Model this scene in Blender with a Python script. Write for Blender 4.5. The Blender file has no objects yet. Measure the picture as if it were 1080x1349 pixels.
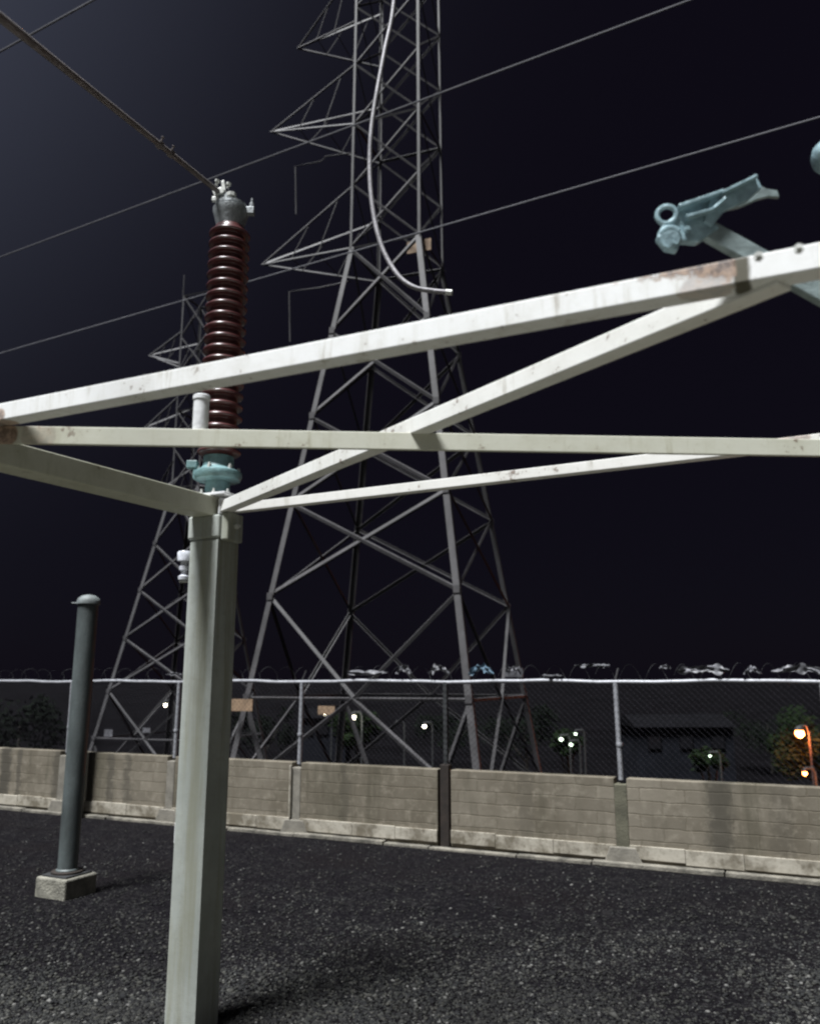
import bpy, math, random
import numpy as np
from mathutils import Vector, Matrix, noise
random.seed(7); rng = np.random.default_rng(11)
S = bpy.context.scene
COL = S.collection
R = math.radians
V = Vector

# ------------------------------------------------------------------ camera
EYE = 1.7; F = 1080.0; PITCH = math.atan(0.207)
cp, sp = math.cos(PITCH), math.sin(PITCH)
def ray(px, py):
    a, b = (px-540)/F, (674.5-py)/F
    return V((a, cp-b*sp, b*cp+sp))
def P(px, py, Y):                 # point on the vertical plane y = Y
    d = ray(px, py); return V((0, 0, EYE)) + d*(Y/d.y)
def Pz(px, py, z):                # point at height z
    d = ray(px, py); return V((0, 0, EYE)) + d*((z-EYE)/d.z)

cam = bpy.data.cameras.new('camera'); co = bpy.data.objects.new('camera', cam); COL.objects.link(co)
co.location = (0, 0, EYE); co.rotation_euler = (math.pi/2+PITCH, 0, 0)
cam.sensor_fit = 'HORIZONTAL'; cam.sensor_width = 36; cam.lens = 36
cam.clip_start = 0.05; cam.clip_end = 3000
cam.dof.use_dof = True; cam.dof.focus_distance = 4.8; cam.dof.aperture_fstop = 2.9
S.camera = co

# ------------------------------------------------------------------ mesh builder
class MB:
    def __init__(s): s.v = []; s.f = []
    def add(s, vs, fs):
        n = len(s.v); s.v += [V(p) for p in vs]; s.f += [tuple(i+n for i in f) for f in fs]; return s
    def box(s, c, u, v, w):       # half axes
        c, u, v, w = V(c), V(u), V(v), V(w)
        pts = [c+a*u+b*v+d*w for a in (-1, 1) for b in (-1, 1) for d in (-1, 1)]
        fs = [(0,1,3,2),(4,6,7,5),(0,4,5,1),(2,3,7,6),(0,2,6,4),(1,5,7,3)]
        if u.cross(v).dot(w) < 0: fs = [f[::-1] for f in fs]
        return s.add(pts, fs)
    def bar(s, p0, p1, w, h, up=(0, 0, 1)):
        p0, p1 = V(p0), V(p1); d = p1-p0; L = d.length; d.normalize()
        r = d.cross(V(up))
        if r.length < 1e-4: r = d.cross(V((0, 1, 0)))
        r.normalize(); u = r.cross(d)
        return s.box((p0+p1)/2, d*L/2, r*w/2, u*h/2)
    def angle(s, p0, p1, w, t, out):  # L section, legs facing "out"
        p0, p1, out = V(p0), V(p1), V(out); d = (p1-p0); L = d.length; d.normalize()
        o = out - d*out.dot(d); o.normalize(); r = d.cross(o)
        a = (o+r).normalized(); b = (o-r).normalized()
        m = (p0+p1)/2
        s.box(m - a*0 - b*w/2, d*L/2, b*w/2, a*t/2)
        s.box(m - a*(w/2+t/2), d*L/2*0.999, a*w/2, b*t/2)
        return s
    def tube(s, pts, r, n=8, r1=None, cap=True):
        pts = [V(p) for p in pts]; N = len(pts); vs = []; fs = []
        ref = None
        for i, p in enumerate(pts):
            t = (pts[min(i+1, N-1)]-pts[max(i-1, 0)]).normalized()
            if ref is None:
                ref = t.cross(V((0.3, 0.2, 1)) if abs(t.z) < .9 else V((1, .1, 0))).normalized()
            ref = (ref - t*ref.dot(t)).normalized(); b = t.cross(ref)
            rr = r if r1 is None else r+(r1-r)*i/max(1, N-1)
            for k in range(n):
                a = 2*math.pi*k/n; vs.append(p+(ref*math.cos(a)+b*math.sin(a))*rr)
        for i in range(N-1):
            for k in range(n):
                k2 = (k+1) % n; fs.append((i*n+k, i*n+k2, (i+1)*n+k2, (i+1)*n+k))
        if cap:
            fs.append(tuple(range(n))[::-1]); fs.append(tuple((N-1)*n+k for k in range(n)))
        return s.add(vs, fs)
    def lathe(s, prof, o=(0, 0, 0), axis=(0, 0, 1), n=32):
        ax = V(axis).normalized(); e = ax.orthogonal().normalized(); g = ax.cross(e); o = V(o)
        vs = []; fs = []; M = len(prof)
        for (r, h) in prof:
            for k in range(n):
                a = 2*math.pi*k/n; vs.append(o+ax*h+(e*math.cos(a)+g*math.sin(a))*max(r, 1e-4))
        for i in range(M-1):
            for k in range(n):
                k2 = (k+1) % n; fs.append((i*n+k, i*n+k2, (i+1)*n+k2, (i+1)*n+k))
        fs.append(tuple(range(n))[::-1]); fs.append(tuple((M-1)*n+k for k in range(n)))
        return s.add(vs, fs)
    def torus(s, c, axis, R0, r, a0=0, a1=2*math.pi, n=24, e=None):
        ax = V(axis).normalized(); e = V(e) if e else ax.orthogonal(); e = (e-ax*e.dot(ax)).normalized(); g = ax.cross(e)
        pts = [V(c)+(e*math.cos(a)+g*math.sin(a))*R0 for a in [a0+(a1-a0)*i/n for i in range(n+1)]]
        return s.tube(pts, r, 8)

def tag(o, label=None, cat=None, group=None, kind=None):
    if label: o['label'] = label
    if cat: o['category'] = cat
    if group: o['group'] = group
    if kind: o['kind'] = kind
    return o
def thing(name, loc, label, cat, group=None, rz=0):
    o = bpy.data.objects.new(name, None); COL.objects.link(o)
    o.location = loc; o.rotation_euler = (0, 0, rz); o.empty_display_size = .2
    return tag(o, label, cat, group)
def root_matrix(o):
    while o.parent: o = o.parent
    return Matrix.Translation(o.location) @ Matrix.Rotation(o.rotation_euler.z, 4, 'Z')
def obj(name, mb, mat, parent=None, smooth=False, bevel=0, local=False, origin=None):
    """One linked mesh; vertices are given in world space unless local."""
    me = bpy.data.meshes.new(name)
    o = bpy.data.objects.new(name, me)
    if parent is not None and not local:
        inv = root_matrix(parent).inverted(); vs = [inv @ p for p in mb.v]
    elif parent is None and origin is not None:
        o.location = origin; vs = [p-V(origin) for p in mb.v]
    else: vs = mb.v
    me.from_pydata([tuple(p) for p in vs], [], mb.f); me.update()
    if mat: me.materials.append(mat)
    if smooth:
        for p in me.polygons: p.use_smooth = True
        if smooth != 'all':
         try: me.set_sharp_from_angle(angle=R(40))
         except Exception: pass
    COL.objects.link(o)
    if parent is not None: o.parent = parent
    if bevel:
        b = o.modifiers.new('bevel', 'BEVEL'); b.width = bevel; b.segments = 2; b.limit_method = 'ANGLE'
    return o

# ------------------------------------------------------------------ materials
class NT:
    def __init__(s, name):
        s.m = bpy.data.materials.new(name); s.m.use_nodes = True; s.t = s.m.node_tree
        s.b = s.t.nodes['Principled BSDF']
        s.pos = s.t.nodes.new('ShaderNodeNewGeometry')
    def n(s, ty, **k):
        x = s.t.nodes.new('ShaderNode'+ty)
        for a, b in k.items(): setattr(x, a, b)
        return x
    def l(s, a, b): s.t.links.new(a, b)
    def noise(s, scale, detail=4, rough=.6, vec=None, stretch=None):
        x = s.n('TexNoise'); x.inputs['Scale'].default_value = scale; x.inputs['Detail'].default_value = detail; x.inputs['Roughness'].default_value = rough
        src = vec or s.pos.outputs['Position']
        if stretch:
            mp = s.n('Mapping'); mp.inputs['Scale'].default_value = stretch; s.l(src, mp.inputs[0]); src = mp.outputs[0]
        s.l(src, x.inputs['Vector']); return x.outputs['Fac']
    def ramp(s, fac, lo, hi, a=0., b=1.):
        x = s.n('MapRange'); x.interpolation_type = 'SMOOTHSTEP'
        s.l(fac, x.inputs[0])
        for i, v in enumerate((lo, hi, a, b)): x.inputs[1+i].default_value = v
        return x.outputs[0]
    def math(s, op, a, b):
        x = s.n('Math', operation=op)
        for i, q in enumerate((a, b)):
            if isinstance(q, (int, float)): x.inputs[i].default_value = q
            else: s.l(q, x.inputs[i])
        return x.outputs[0]
    def mix(s, fac, a, b):
        x = s.n('Mix', data_type='RGBA')
        if isinstance(fac, (int, float)): x.inputs[0].default_value = fac
        else: s.l(fac, x.inputs[0])
        for i, q in ((6, a), (7, b)):
            if isinstance(q, tuple): x.inputs[i].default_value = (*q, 1)
            else: s.l(q, x.inputs[i])
        return x.outputs[2]
    def dist(s, c):
        x = s.n('VectorMath', operation='DISTANCE'); s.l(s.pos.outputs['Position'], x.inputs[0]); x.inputs[1].default_value = c
        return x.outputs['Value']
    def dot(s, d, off=(0, 0, 0)):
        a = s.n('VectorMath', operation='SUBTRACT'); s.l(s.pos.outputs['Position'], a.inputs[0]); a.inputs[1].default_value = off
        x = s.n('VectorMath', operation='DOT_PRODUCT'); s.l(a.outputs[0], x.inputs[0]); x.inputs[1].default_value = d
        return x.outputs['Value']
    def bump(s, h, strength=.3, dist=.01):
        x = s.n('Bump'); x.inputs['Strength'].default_value = strength; x.inputs['Distance'].default_value = dist
        s.l(h, x.inputs['Height']); s.l(x.outputs[0], s.b.inputs['Normal'])
    def done(s, col, rough=.6, metal=0., spec=None):
        if isinstance(col, tuple): s.b.inputs['Base Color'].default_value = (*col, 1)
        else: s.l(col, s.b.inputs['Base Color'])
        if isinstance(rough, (int, float)): s.b.inputs['Roughness'].default_value = rough
        else: s.l(rough, s.b.inputs['Roughness'])
        s.b.inputs['Metallic'].default_value = metal
        if spec is not None: s.b.inputs['Specular IOR Level'].default_value = spec
        return s.m

def mottled(name, c, var=.3, scale=8, rough=.6, metal=0., bump=.15, spec=None, fine=60, bdist=.004, stretch=None):
    t = NT(name)
    f = t.ramp(t.noise(scale, 6, .65, stretch=stretch), .3, .7)
    g = t.ramp(t.noise(fine, 3), .3, .7)
    c1 = tuple(x*(1-var) for x in c); c2 = tuple(min(1, x*(1+var*.6)) for x in c)
    col = t.mix(f, c1, c2); col = t.mix(t.math('MULTIPLY', g, .35), col, c1)
    if bump: t.bump(g, bump, bdist)
    return t.done(col, rough, metal, spec)

def emissive(name, c, s):
    t = NT(name); t.b.inputs['Emission Color'].default_value = (*c, 1); t.b.inputs['Emission Strength'].default_value = s
    return t.done((.8, .8, .8))

def weathered_paint(name, base, dirt, rust=(.13, .075, .05), spots=(), shade_bands=(), edge=None, rough=.55, amount=.582):
    """Off white paint with grime, fine chips and rust patches of their own shape."""
    t = NT(name)
    n1 = t.noise(5, 6, .7); n2 = t.noise(38, 5, .7); n3 = t.noise(150, 3)
    col = t.mix(t.ramp(n1, .42, .75, 0, .55), base, dirt)
    col = t.mix(t.ramp(n2, .55, .75, 0, .35), col, dirt)
    drip = t.noise(26, 5, .7, stretch=(1, 1, .12)); pat = t.noise(1.9, 4, .6)
    col = t.mix(t.math('MULTIPLY', t.ramp(drip, .5, .68, 0, .75), t.ramp(pat, .4, .62)), col, dirt)
    col = t.mix(t.math('MULTIPLY', t.ramp(drip, .60, .70, 0, .8), t.ramp(pat, .52, .66)), col, tuple(.5*a+.5*b for a, b in zip(dirt, rust)))
    chips = t.ramp(t.math('ADD', t.math('MULTIPLY', n1, .5), t.math('MULTIPLY', n2, .5)), amount, amount+.05, 0, .75)
    col = t.mix(chips, col, rust)
    for (c, r, k) in spots:
        d = t.ramp(t.dist(c), r*.25, r, 1, 0)
        m = t.ramp(t.math('MULTIPLY', d, t.math('ADD', n2, .45)), .32, .55, 0, k)
        rc = t.mix(t.ramp(n2, .40, .62), rust, (.40, .27, .19))
        col = t.mix(m, col, rc)
    for (c, d, half, colr, k) in shade_bands:    # switch arm's shadow painted on as a dark band round the member
        x = t.n('Math', operation='ABSOLUTE'); t.l(t.dot(d, c), x.inputs[0])
        m = t.ramp(t.math('ADD', x.outputs[0], t.math('MULTIPLY', n2, .012)), half, half+.012, k, 0)
        col = t.mix(m, col, colr)
    if edge:                               # rust creeping down from the top edge towards one end
        p0, d, length, h = edge
        al = t.math('DIVIDE', t.dot(d, p0), length)
        sx = t.n('SeparateXYZ'); t.l(t.pos.outputs['Position'], sx.inputs[0])
        zz = t.math('DIVIDE', t.math('SUBTRACT', sx.outputs[2], p0[2]), h)
        v = t.math('ADD', t.math('ADD', zz, t.math('MULTIPLY', t.math('POWER', t.math('MAXIMUM', al, 0), 1.6), .85)), t.math('MULTIPLY', t.math('SUBTRACT', n2, .5), 1.5))
        v = t.math('ADD', v, t.math('MULTIPLY', t.math('SUBTRACT', n1, .5), 1.2))
        m = t.math('MULTIPLY', t.ramp(v, -.12, .22), t.math('MULTIPLY', t.ramp(al, -.02, .2), t.ramp(al, 1.0, 1.03, 1, 0)))
        col = t.mix(t.math('MULTIPLY', m, .9), col, t.mix(t.ramp(n2, .38, .62), (.075, .045, .035), (.36, .25, .18)))
    t.bump(t.math('ADD', n2, t.math('MULTIPLY', n3, .4)), .12, .003)
    return t.done(col, rough, spec=.3)

M = {}
M['steel'] = mottled('galvanised_steel_dull', (.066, .063, .066), .45, 1.2, .6, .0, .05, fine=9)
M['steel_back'] = mottled('galvanised_steel_far', (.058, .056, .06), .45, 1.0, .65, .0, .05, fine=9)
M['galv'] = mottled('galvanised_pipe', (.33, .335, .36), .25, 12, .5, .2, .05)
M['mesh'] = mottled('chain_link_wire', (.030, .028, .034), .3, 3, .7, 0, 0, spec=.1)
M['plate'] = mottled('tan_plate', (.28, .19, .12), .3, 6, .7)
M['porcelain'] = None
M['teal'] = mottled('teal_grey_paint', (.17, .29, .30), .35, 14, .45, .0, .2)
M['capmetal'] = mottled('cast_aluminium', (.30, .32, .33), .35, 22, .42, .3, .3)
M['bolt'] = mottled('bright_zinc', (.62, .63, .6), .25, 30, .4, .2, .1)
M['switch'] = mottled('pale_blue_grey_casting', (.27, .39, .43), .4, 20, .38, .1, .3)
M['switch_dark'] = mottled('blue_grey_bar', (.25, .31, .31), .4, 15, .45, .1, .25)
M['cable'] = mottled('weathered_aluminium_strand', (.24, .23, .245), .4, 12, .5, .1, .3, fine=120)
M['cable_dark'] = mottled('dark_stranded_cable', (.15, .13, .125), .4, 15, .8, 0, .3, fine=120)
M['wire'] = mottled('overhead_conductor', (.20, .20, .22), .2, 3, .5, .1, 0)
M['polepaint'] = mottled('dark_grey_pole_paint', (.085, .10, .10), .4, 6, .5, 0, .15, stretch=(1, 1, .35))
M['polecap'] = mottled('grey_pole_cap', (.16, .18, .18), .4, 12, .6)
M['white'] = mottled('white_paint_tube', (.72, .73, .74), .15, 14, .5)
M['porc_white'] = mottled('white_glaze', (.62, .64, .70), .3, 25, .25)
M['rustpost'] = mottled('dark_rusty_post', (.022, .015, .011), .5, 8, .8)
M['darkpost'] = mottled('dark_weathered_post', (.03, .032, .034), .5, 6, .8)
M['concrete_block'] = mottled('pale_concrete_footing', (.24, .23, .19), .45, 9, .85, 0, .4, bdist=.01)
M['pilaster'] = mottled('olive_stained_concrete', (.105, .10, .07), .35, 7, .9, 0, .4)
M['pilaster_pale'] = mottled('grey_concrete_pier', (.20, .185, .155), .3, 7, .9, 0, .4)
t = NT('whitewashed_plinth')
n1 = t.noise(2.3, 5, .7); n2 = t.noise(16, 5, .7)
col = t.mix(t.ramp(t.math('ADD', t.math('MULTIPLY', n1, .7), t.math('MULTIPLY', n2, .3)), .40, .58), (.145, .127, .096), (.40, .37, .31))
col = t.mix(t.ramp(n2, .5, .75, 0, .5), col, (.15, .135, .105))
t.bump(n2, .4, .01)
M['plinth'] = t.done(col, .9, spec=.15)
M['kerb'] = mottled('kerb_concrete', (.19, .175, .145), .7, 5, .9, 0, .6)
M['scrap'] = mottled('grey_plastic_film', (.15, .15, .165), .6, 14, .5)
M['scrap_blue'] = mottled('blue_plastic_film', (.12, .19, .25), .4, 14, .45)
M['leaf'] = mottled('unlit_leaves', (.004, .006, .004), .5, 1.5, .8, bump=0, spec=.03)  # night darkness put into the leaf colour
M['leaf_lit'] = mottled('lamplit_leaves', (.008, .014, .006), .5, 1.5, .8, bump=0, spec=.03)  # brighter copy, lamplight put into the leaf colour
M['bark'] = mottled('bark', (.02, .017, .014), .4, 6, .9)
M['house'] = mottled('dim_plaster', (.011, .012, .016), .3, .8, .9, spec=.05)
M['roof'] = mottled('dim_roof', (.005, .005, .006), .3, 1, .9, spec=.03)
M['window'] = mottled('dark_glass', (.008, .008, .01), .2, 1, .3)
M['bounce_pad'] = mottled('bounce_slab_concrete', (.088, .085, .066), .2, 2, .9, 0, .3)  # surface of the added slab that bounces light

t = NT('maroon_porcelain')
n = t.noise(30, 4)
t.b.inputs['Coat Weight'].default_value = .3; t.b.inputs['Coat Roughness'].default_value = .2
M['porcelain'] = t.done(t.mix(t.ramp(n, .35, .7), (.058, .013, .013), (.092, .027, .026)), .34, spec=.9)

# ------------------------------------------------------------------ frame nodes (z = 2.65, above the head)
ZF = EYE+.95
L0 = Pz(-119, 570, ZF); C0 = Pz(285, 672, ZF); R1 = Pz(1042, 351, ZF); R2 = Pz(1000, 589, ZF)
uA = (R1-L0).normalized(); uE = (R2-C0).normalized(); uC = (L0-C0).normalized()
# wall frame
W0 = Pz(0, 1065, 0); W1 = Pz(1080, 1165, 0)
wu = (W1-W0).normalized(); wn = V((wu.y, -wu.x, 0))
if wn.y > 0: wn = -wn
def wall_t(px):                   # distance along the wall line under a picture column
    d = ray(px, 960); d = V((d.x, d.y)); a = V((W0.x, W0.y)); u2 = V((wu.x, wu.y))
    den = u2.x*d.y-u2.y*d.x
    return -(a.x*d.y-a.y*d.x)/den
def wp(tt, out=0., z=0.): return W0 + wu*tt + wn*out + V((0, 0, z))
WROT = math.atan2(wu.y, wu.x)
WH = .79
T392 = wall_t(392); STEP = (wall_t(813)-T392)/2
joints = [T392+STEP*k for k in range(-5, 5)]
J585 = T392+STEP

# ------------------------------------------------------------------ ground
t = NT('yard_gravel_and_earth')
behind = t.dot(tuple(-wn), tuple(W0))           # metres beyond the wall
pos = t.pos.outputs['Position']
vor = t.n('TexVoronoi'); vor.inputs['Scale'].default_value = 34; t.l(pos, vor.inputs['Vector'])
vor2 = t.n('TexVoronoi'); vor2.inputs['Scale'].default_value = 70; t.l(pos, vor2.inputs['Vector'])
big = t.noise(.8, 5, .6); mid = t.noise(4, 5, .7); fine = t.noise(90, 3)
sep = t.n('SeparateColor'); t.l(vor.outputs['Color'], sep.inputs[0])
stone = t.mix(t.ramp(sep.outputs[0], .35, 1.0), (.008, .0075, .009), (.026, .0245, .0255))
stone = t.mix(t.ramp(mid, .35, .7), stone, (.0085, .0075, .0095))
stone = t.mix(t.ramp(big, .45, .7, 0, .6), stone, (.011, .009, .010))
unlit_soil = t.mix(t.ramp(t.noise(.15, 5), .35, .7), (.0013, .0011, .0016), (.0034, .0031, .0040))  # lack of light beyond the wall put into the ground colour
col = t.mix(t.ramp(behind, .0, .5), stone, unlit_soil)
h = t.math('ADD', t.math('MULTIPLY', vor.outputs['Distance'], -1.), t.math('ADD', t.math('MULTIPLY', vor2.outputs['Distance'], -.5), fine))
t.bump(h, .9, .03)
M['ground'] = t.done(col, .9, spec=.04)

def smooth(x): x = max(0., min(1., x)); return x*x*(3-2*x)
def ground_z(x, y):
    d = -((x-W0.x)*wn.x+(y-W0.y)*wn.y)
    z = .035*noise.noise(V((x*.5, y*.9, 3.1)))+.018*noise.noise(V((x*1.7, y*2.6, 8)))
    z *= smooth((-d)/.8)*smooth((y-3.)/2.)
    if d > .2:
        z += -6*smooth((d-.3)/24.) + smooth((d-10)/30)*.9*noise.noise(V((x*.04, y*.04, 1)))
        if y > 160: z += smooth((y-160)/300)*9*(.6+.5*noise.noise(V((x*.006, y*.006, 5))))
    return z
def axis(a, b, fine_a, fine_b, step):
    out = list(np.arange(fine_a, fine_b+1e-6, step)); s = step; x = fine_b
    while x < b: s *= 1.18; x += s; out.append(min(x, b))
    s = step; x = fine_a
    while x > a: s *= 1.18; x -= s; out.insert(0, max(x, a))
    return out
xs = axis(-500, 500, -9, 9, .2); ys = axis(-40, 900, 3, 16, .2)
mb = MB(); mb.v = [V((x, y, ground_z(x, y))) for y in ys for x in xs]; nx = len(xs)
mb.f = [(j*nx+i, j*nx+i+1, (j+1)*nx+i+1, (j+1)*nx+i) for j in range(len(ys)-1) for i in range(nx-1)]
g = obj('ground', mb, M['ground'], smooth=True); tag(g, kind='structure')
# added unseen slab under the frame, bouncing light up onto the beam undersides
mb = MB().box((.3, -1.0, -.03), (5.5, 0, 0), (0, 5.1, 0), (0, 0, .07))
tag(obj('bounce_slab', mb, M['bounce_pad'], bevel=.01), kind='structure')

# loose stones
phi = (1+5**.5)/2
ico = np.array([(-1,phi,0),(1,phi,0),(-1,-phi,0),(1,-phi,0),(0,-1,phi),(0,1,phi),(0,-1,-phi),(0,1,-phi),(phi,0,-1),(phi,0,1),(-phi,0,-1),(-phi,0,1)], float)
ico /= np.linalg.norm(ico[0])
icof = np.array([(0,11,5),(0,5,1),(0,1,7),(0,7,10),(0,10,11),(1,5,9),(5,11,4),(11,10,2),(10,7,6),(7,1,8),(3,9,4),(3,4,2),(3,2,6),(3,6,8),(3,8,9),(4,9,5),(2,4,11),(6,2,10),(8,6,7),(9,8,1)])
pts = []
while len(pts) < 62000:
    u = random.random(); Y = 4.25*(12.5/4.25)**(u**1.25)
    X = (random.random()*2-1)*(Y*.56+.5)
    d = -((X-W0.x)*wn.x+(Y-W0.y)*wn.y)
    if d > -.16: continue
    k = noise.noise(V((X*.9, Y*1.3, 2)))
    if random.random() > (.75+.7*k)*math.exp(-max(0, Y-4.7)*.62)+.025: continue  # stones thin out with distance, imitating the light's falloff across the yard
    pts.append((X, Y, ground_z(X, Y)))
pts = np.array(pts); K = len(pts)
sz = .005+.009*rng.random(K)**2.6
sz[rng.random(K) < .012] *= 1.6
ang = rng.random(K)*6.283
sc = np.stack([sz*(.8+.6*rng.random(K)), sz*(.8+.5*rng.random(K)), sz*(.45+.4*rng.random(K))], 1)
base = ico[None]*(1+.28*rng.standard_normal((K, 12, 1)))*sc[:, None, :]
c, s_ = np.cos(ang)[:, None], np.sin(ang)[:, None]
bx = base[..., 0]*c-base[..., 1]*s_; by = base[..., 0]*s_+base[..., 1]*c
vv = np.stack([bx, by, base[..., 2]+sc[:, None, 2]*.35], 2)+pts[:, None, :]
ff = (icof[None]+12*np.arange(K)[:, None, None]).reshape(-1, 3)
me = bpy.data.meshes.new('gravel'); me.vertices.add(K*12); me.vertices.foreach_set('co', vv.reshape(-1).astype(np.float32))
me.loops.add(len(ff)*3); me.loops.foreach_set('vertex_index', ff.reshape(-1).astype(np.int32))
me.polygons.add(len(ff)); me.polygons.foreach_set('loop_start', np.arange(0, len(ff)*3, 3, dtype=np.int32)); me.polygons.foreach_set('loop_total', np.full(len(ff), 3, dtype=np.int32))
me.update(calc_edges=True)
t = NT('loose_stones')
rp = t.pos.outputs['Random Per Island']
cr = t.n('ValToRGB'); t.l(rp, cr.inputs[0]); e = cr.color_ramp.elements
e[0].color = (.010, .010, .011, 1); e[1].position = 1; e[1].color = (.17, .166, .158, 1)
for p_, c_ in ((.35, (.020, .0203, .021)), (.7, (.034, .0345, .032)), (.9, (.050, .049, .043)), (.97, (.092, .091, .084))):
    q = e.new(p_); q.color = (*c_, 1)
pn = t.noise(.75, 5, .65); pf = t.noise(3.5, 4, .7)
dk = t.mix(.5, cr.outputs[0], (.007, .006, .0062))
sc_ = t.mix(t.ramp(t.math('ADD', t.math('MULTIPLY', pn, .65), t.math('MULTIPLY', pf, .35)), .42, .58, 0, .85), dk, cr.outputs[0])
me.materials.append(t.done(sc_, .8, spec=.15))
go = bpy.data.objects.new('gravel', me); COL.objects.link(go)
tag(go, 'dark grey crushed stone covering the yard in front of the wall', 'gravel', kind='stuff')

# ------------------------------------------------------------------ block wall
t = NT('concrete_blockwork')
wx = t.dot(tuple(wu), tuple(W0)); sepz = t.n('SeparateXYZ'); t.l(t.pos.outputs['Position'], sepz.inputs[0])
cmb = t.n('CombineXYZ'); wob = t.math('MULTIPLY', t.math('SUBTRACT', t.noise(6, 4), .5), .06)
t.l(t.math('ADD', wx, wob), cmb.inputs[0]); t.l(t.math('ADD', sepz.outputs[2], t.math('MULTIPLY', wob, .55)), cmb.inputs[1])
br = t.n('TexBrick'); t.l(cmb.outputs[0], br.inputs['Vector'])
br.inputs['Scale'].default_value = 1; br.inputs['Brick Width'].default_value = .41; br.inputs['Row Height'].default_value = .118
br.inputs['Mortar Size'].default_value = .007; br.inputs['Mortar Smooth'].default_value = .9; br.inputs['Bias'].default_value = -.1
br.inputs['Color1'].default_value = (.160, .141, .111, 1); br.inputs['Color2'].default_value = (.215, .191, .152, 1); br.inputs['Mortar'].default_value = (.133, .115, .086, 1)
n1 = t.noise(1.3, 6, .65); n2 = t.noise(9, 5, .7); strk = t.noise(2.6, 5, .65, stretch=(1, 1, .12)); n3 = t.noise(110, 3)
col = t.mix(t.ramp(n1, .35, .7, 0, .7), br.outputs['Color'], (.105, .090, .066))
col = t.mix(t.ramp(n2, .48, .7, 0, .6), col, (.26, .232, .185))
col = t.mix(t.ramp(strk, .48, .68, 0, .7), col, (.075, .068, .048))
for px, w, k in ((940, .10, .7), (120, .10, .8), (12, .09, .85), (80, .08, .6), (150, .05, .6), (172, .06, .5), (455, .05, .3), (690, .07, .25), (30, .04, .6), (1020, .08, .3)):
    x = t.n('Math', operation='ABSOLUTE'); t.l(t.math('SUBTRACT', wx, wall_t(px)), x.inputs[0])
    m = t.ramp(t.math('ADD', x.outputs[0], t.math('MULTIPLY', t.math('SUBTRACT', n2, .5), .22)), w*.5, w*1.6, k, 0)
    col = t.mix(m, col, (.06, .055, .045))
hh = t.math('ADD', t.math('MULTIPLY', br.outputs['Fac'], -1.), t.math('ADD', t.math('MULTIPLY', n2, .5), t.math('MULTIPLY', n3, .35)))
t.bump(hh, .3, .012)
M['block'] = t.done(col, .9, spec=.15)

wall = thing('block_wall', wp(T392), 'long low concrete block wall with pale plinth, carrying the chain link fence', 'wall', rz=WROT)
Z1 = V((0, 0, 1))
GAP = .075
for a, b in zip(joints[:-1], joints[1:]):
    ga = GAP if abs(a-J585) < .01 else .06
    gb = GAP if abs(b-J585) < .01 else .06
    m0, hl = (a+ga+b-gb)/2, (b-gb-a-ga)/2
    obj('panel', MB().box(wp(m0, -.07, .035+WH/2-.02), wu*hl, -wn*.07, Z1*(WH/2-.015)), M['block'], wall, bevel=.006)
    # plinth band: a few rendered blocks of uneven length
    x = m0-hl; k = 0
    pl = MB()
    while x < m0+hl-.05:
        w = min(random.uniform(.35, .8), m0+hl-x)
        pl.box(wp(x+w/2, .006+random.uniform(0, .006), .125+random.uniform(-.006, .006)), wu*(w/2-.0015), wn*.010, Z1*random.uniform(.060, .070)); x += w
    obj('plinth', pl, M['plinth'], wall, bevel=.005)
for a in joints:
    if abs(a-J585) < .01: continue
    dark = abs(a-(T392+2*STEP)) < .01 or a < T392-2.5*STEP
    obj('pier', MB().box(wp(a, -.064, .37), wu*.0605, wn*.07, Z1*.365), M['pilaster' if dark else 'pilaster_pale'], wall, bevel=.008)
    f = MB(); q = [wp(a+s1*w, o, z) for z, w, in ((-.05, .21), (.17, .12)) for s1 in (-1, 1) for o in (-.02, .034)]
    f.add(q, [(0,1,3,2),(4,6,7,5),(0,4,5,1),(2,3,7,6),(0,2,6,4),(1,5,7,3)])
    obj('pier_footing', f, M['pilaster_pale'], wall, bevel=.01)
ks = MB(); x = joints[0]
while x < joints[-1]:
    w = random.uniform(.5, 1.3)
    if not abs(x+w/2-J585) < .0:
        ks.box(wp(x+w/2, .045+random.uniform(-.012, .012), .012+random.uniform(-.01, .008)), wu*(w/2-.006), wn*.045, Z1*.022)
    x += w
obj('kerb', ks, M['kerb'], wall, bevel=.008)
tag(obj('wall_conduit', MB().tube([wp(T392-.06, .03, z) for z in (.2, .45, .76)], .014, 8), M['plinth'], wall, smooth=True), 'pale thin vertical conduit')

# dark rusty post standing in the gap
rp_ = thing('rusty_post', wp(J585, -.06, 0), 'dark brown rusty post filling the gap between two wall panels', 'post')
obj('post_shaft', MB().box(wp(J585, -.05, .40), wu*.05, wn*.045, Z1*.44), M['rustpost'], rp_, bevel=.006)
obj('post_top', MB().box(wp(J585, -.06, 1.27), wu*.022, wn*.022, Z1*.425), M['darkpost'], rp_, bevel=.003)
td = wall_t(121)
dp = thing('dark_post', wp(td, .16, 0), 'dark weathered post against the wall just behind the grey pole', 'post')
obj('post_shaft', MB().box(wp(td, .16, .83), wu*.085, wn*.04, Z1*.85), M['darkpost'], dp, bevel=.008)
obj('post_cap', MB().box(wp(td, .16, 1.692), wu*.092, wn*.048, Z1*.014), M['darkpost'], dp, bevel=.004)

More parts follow.
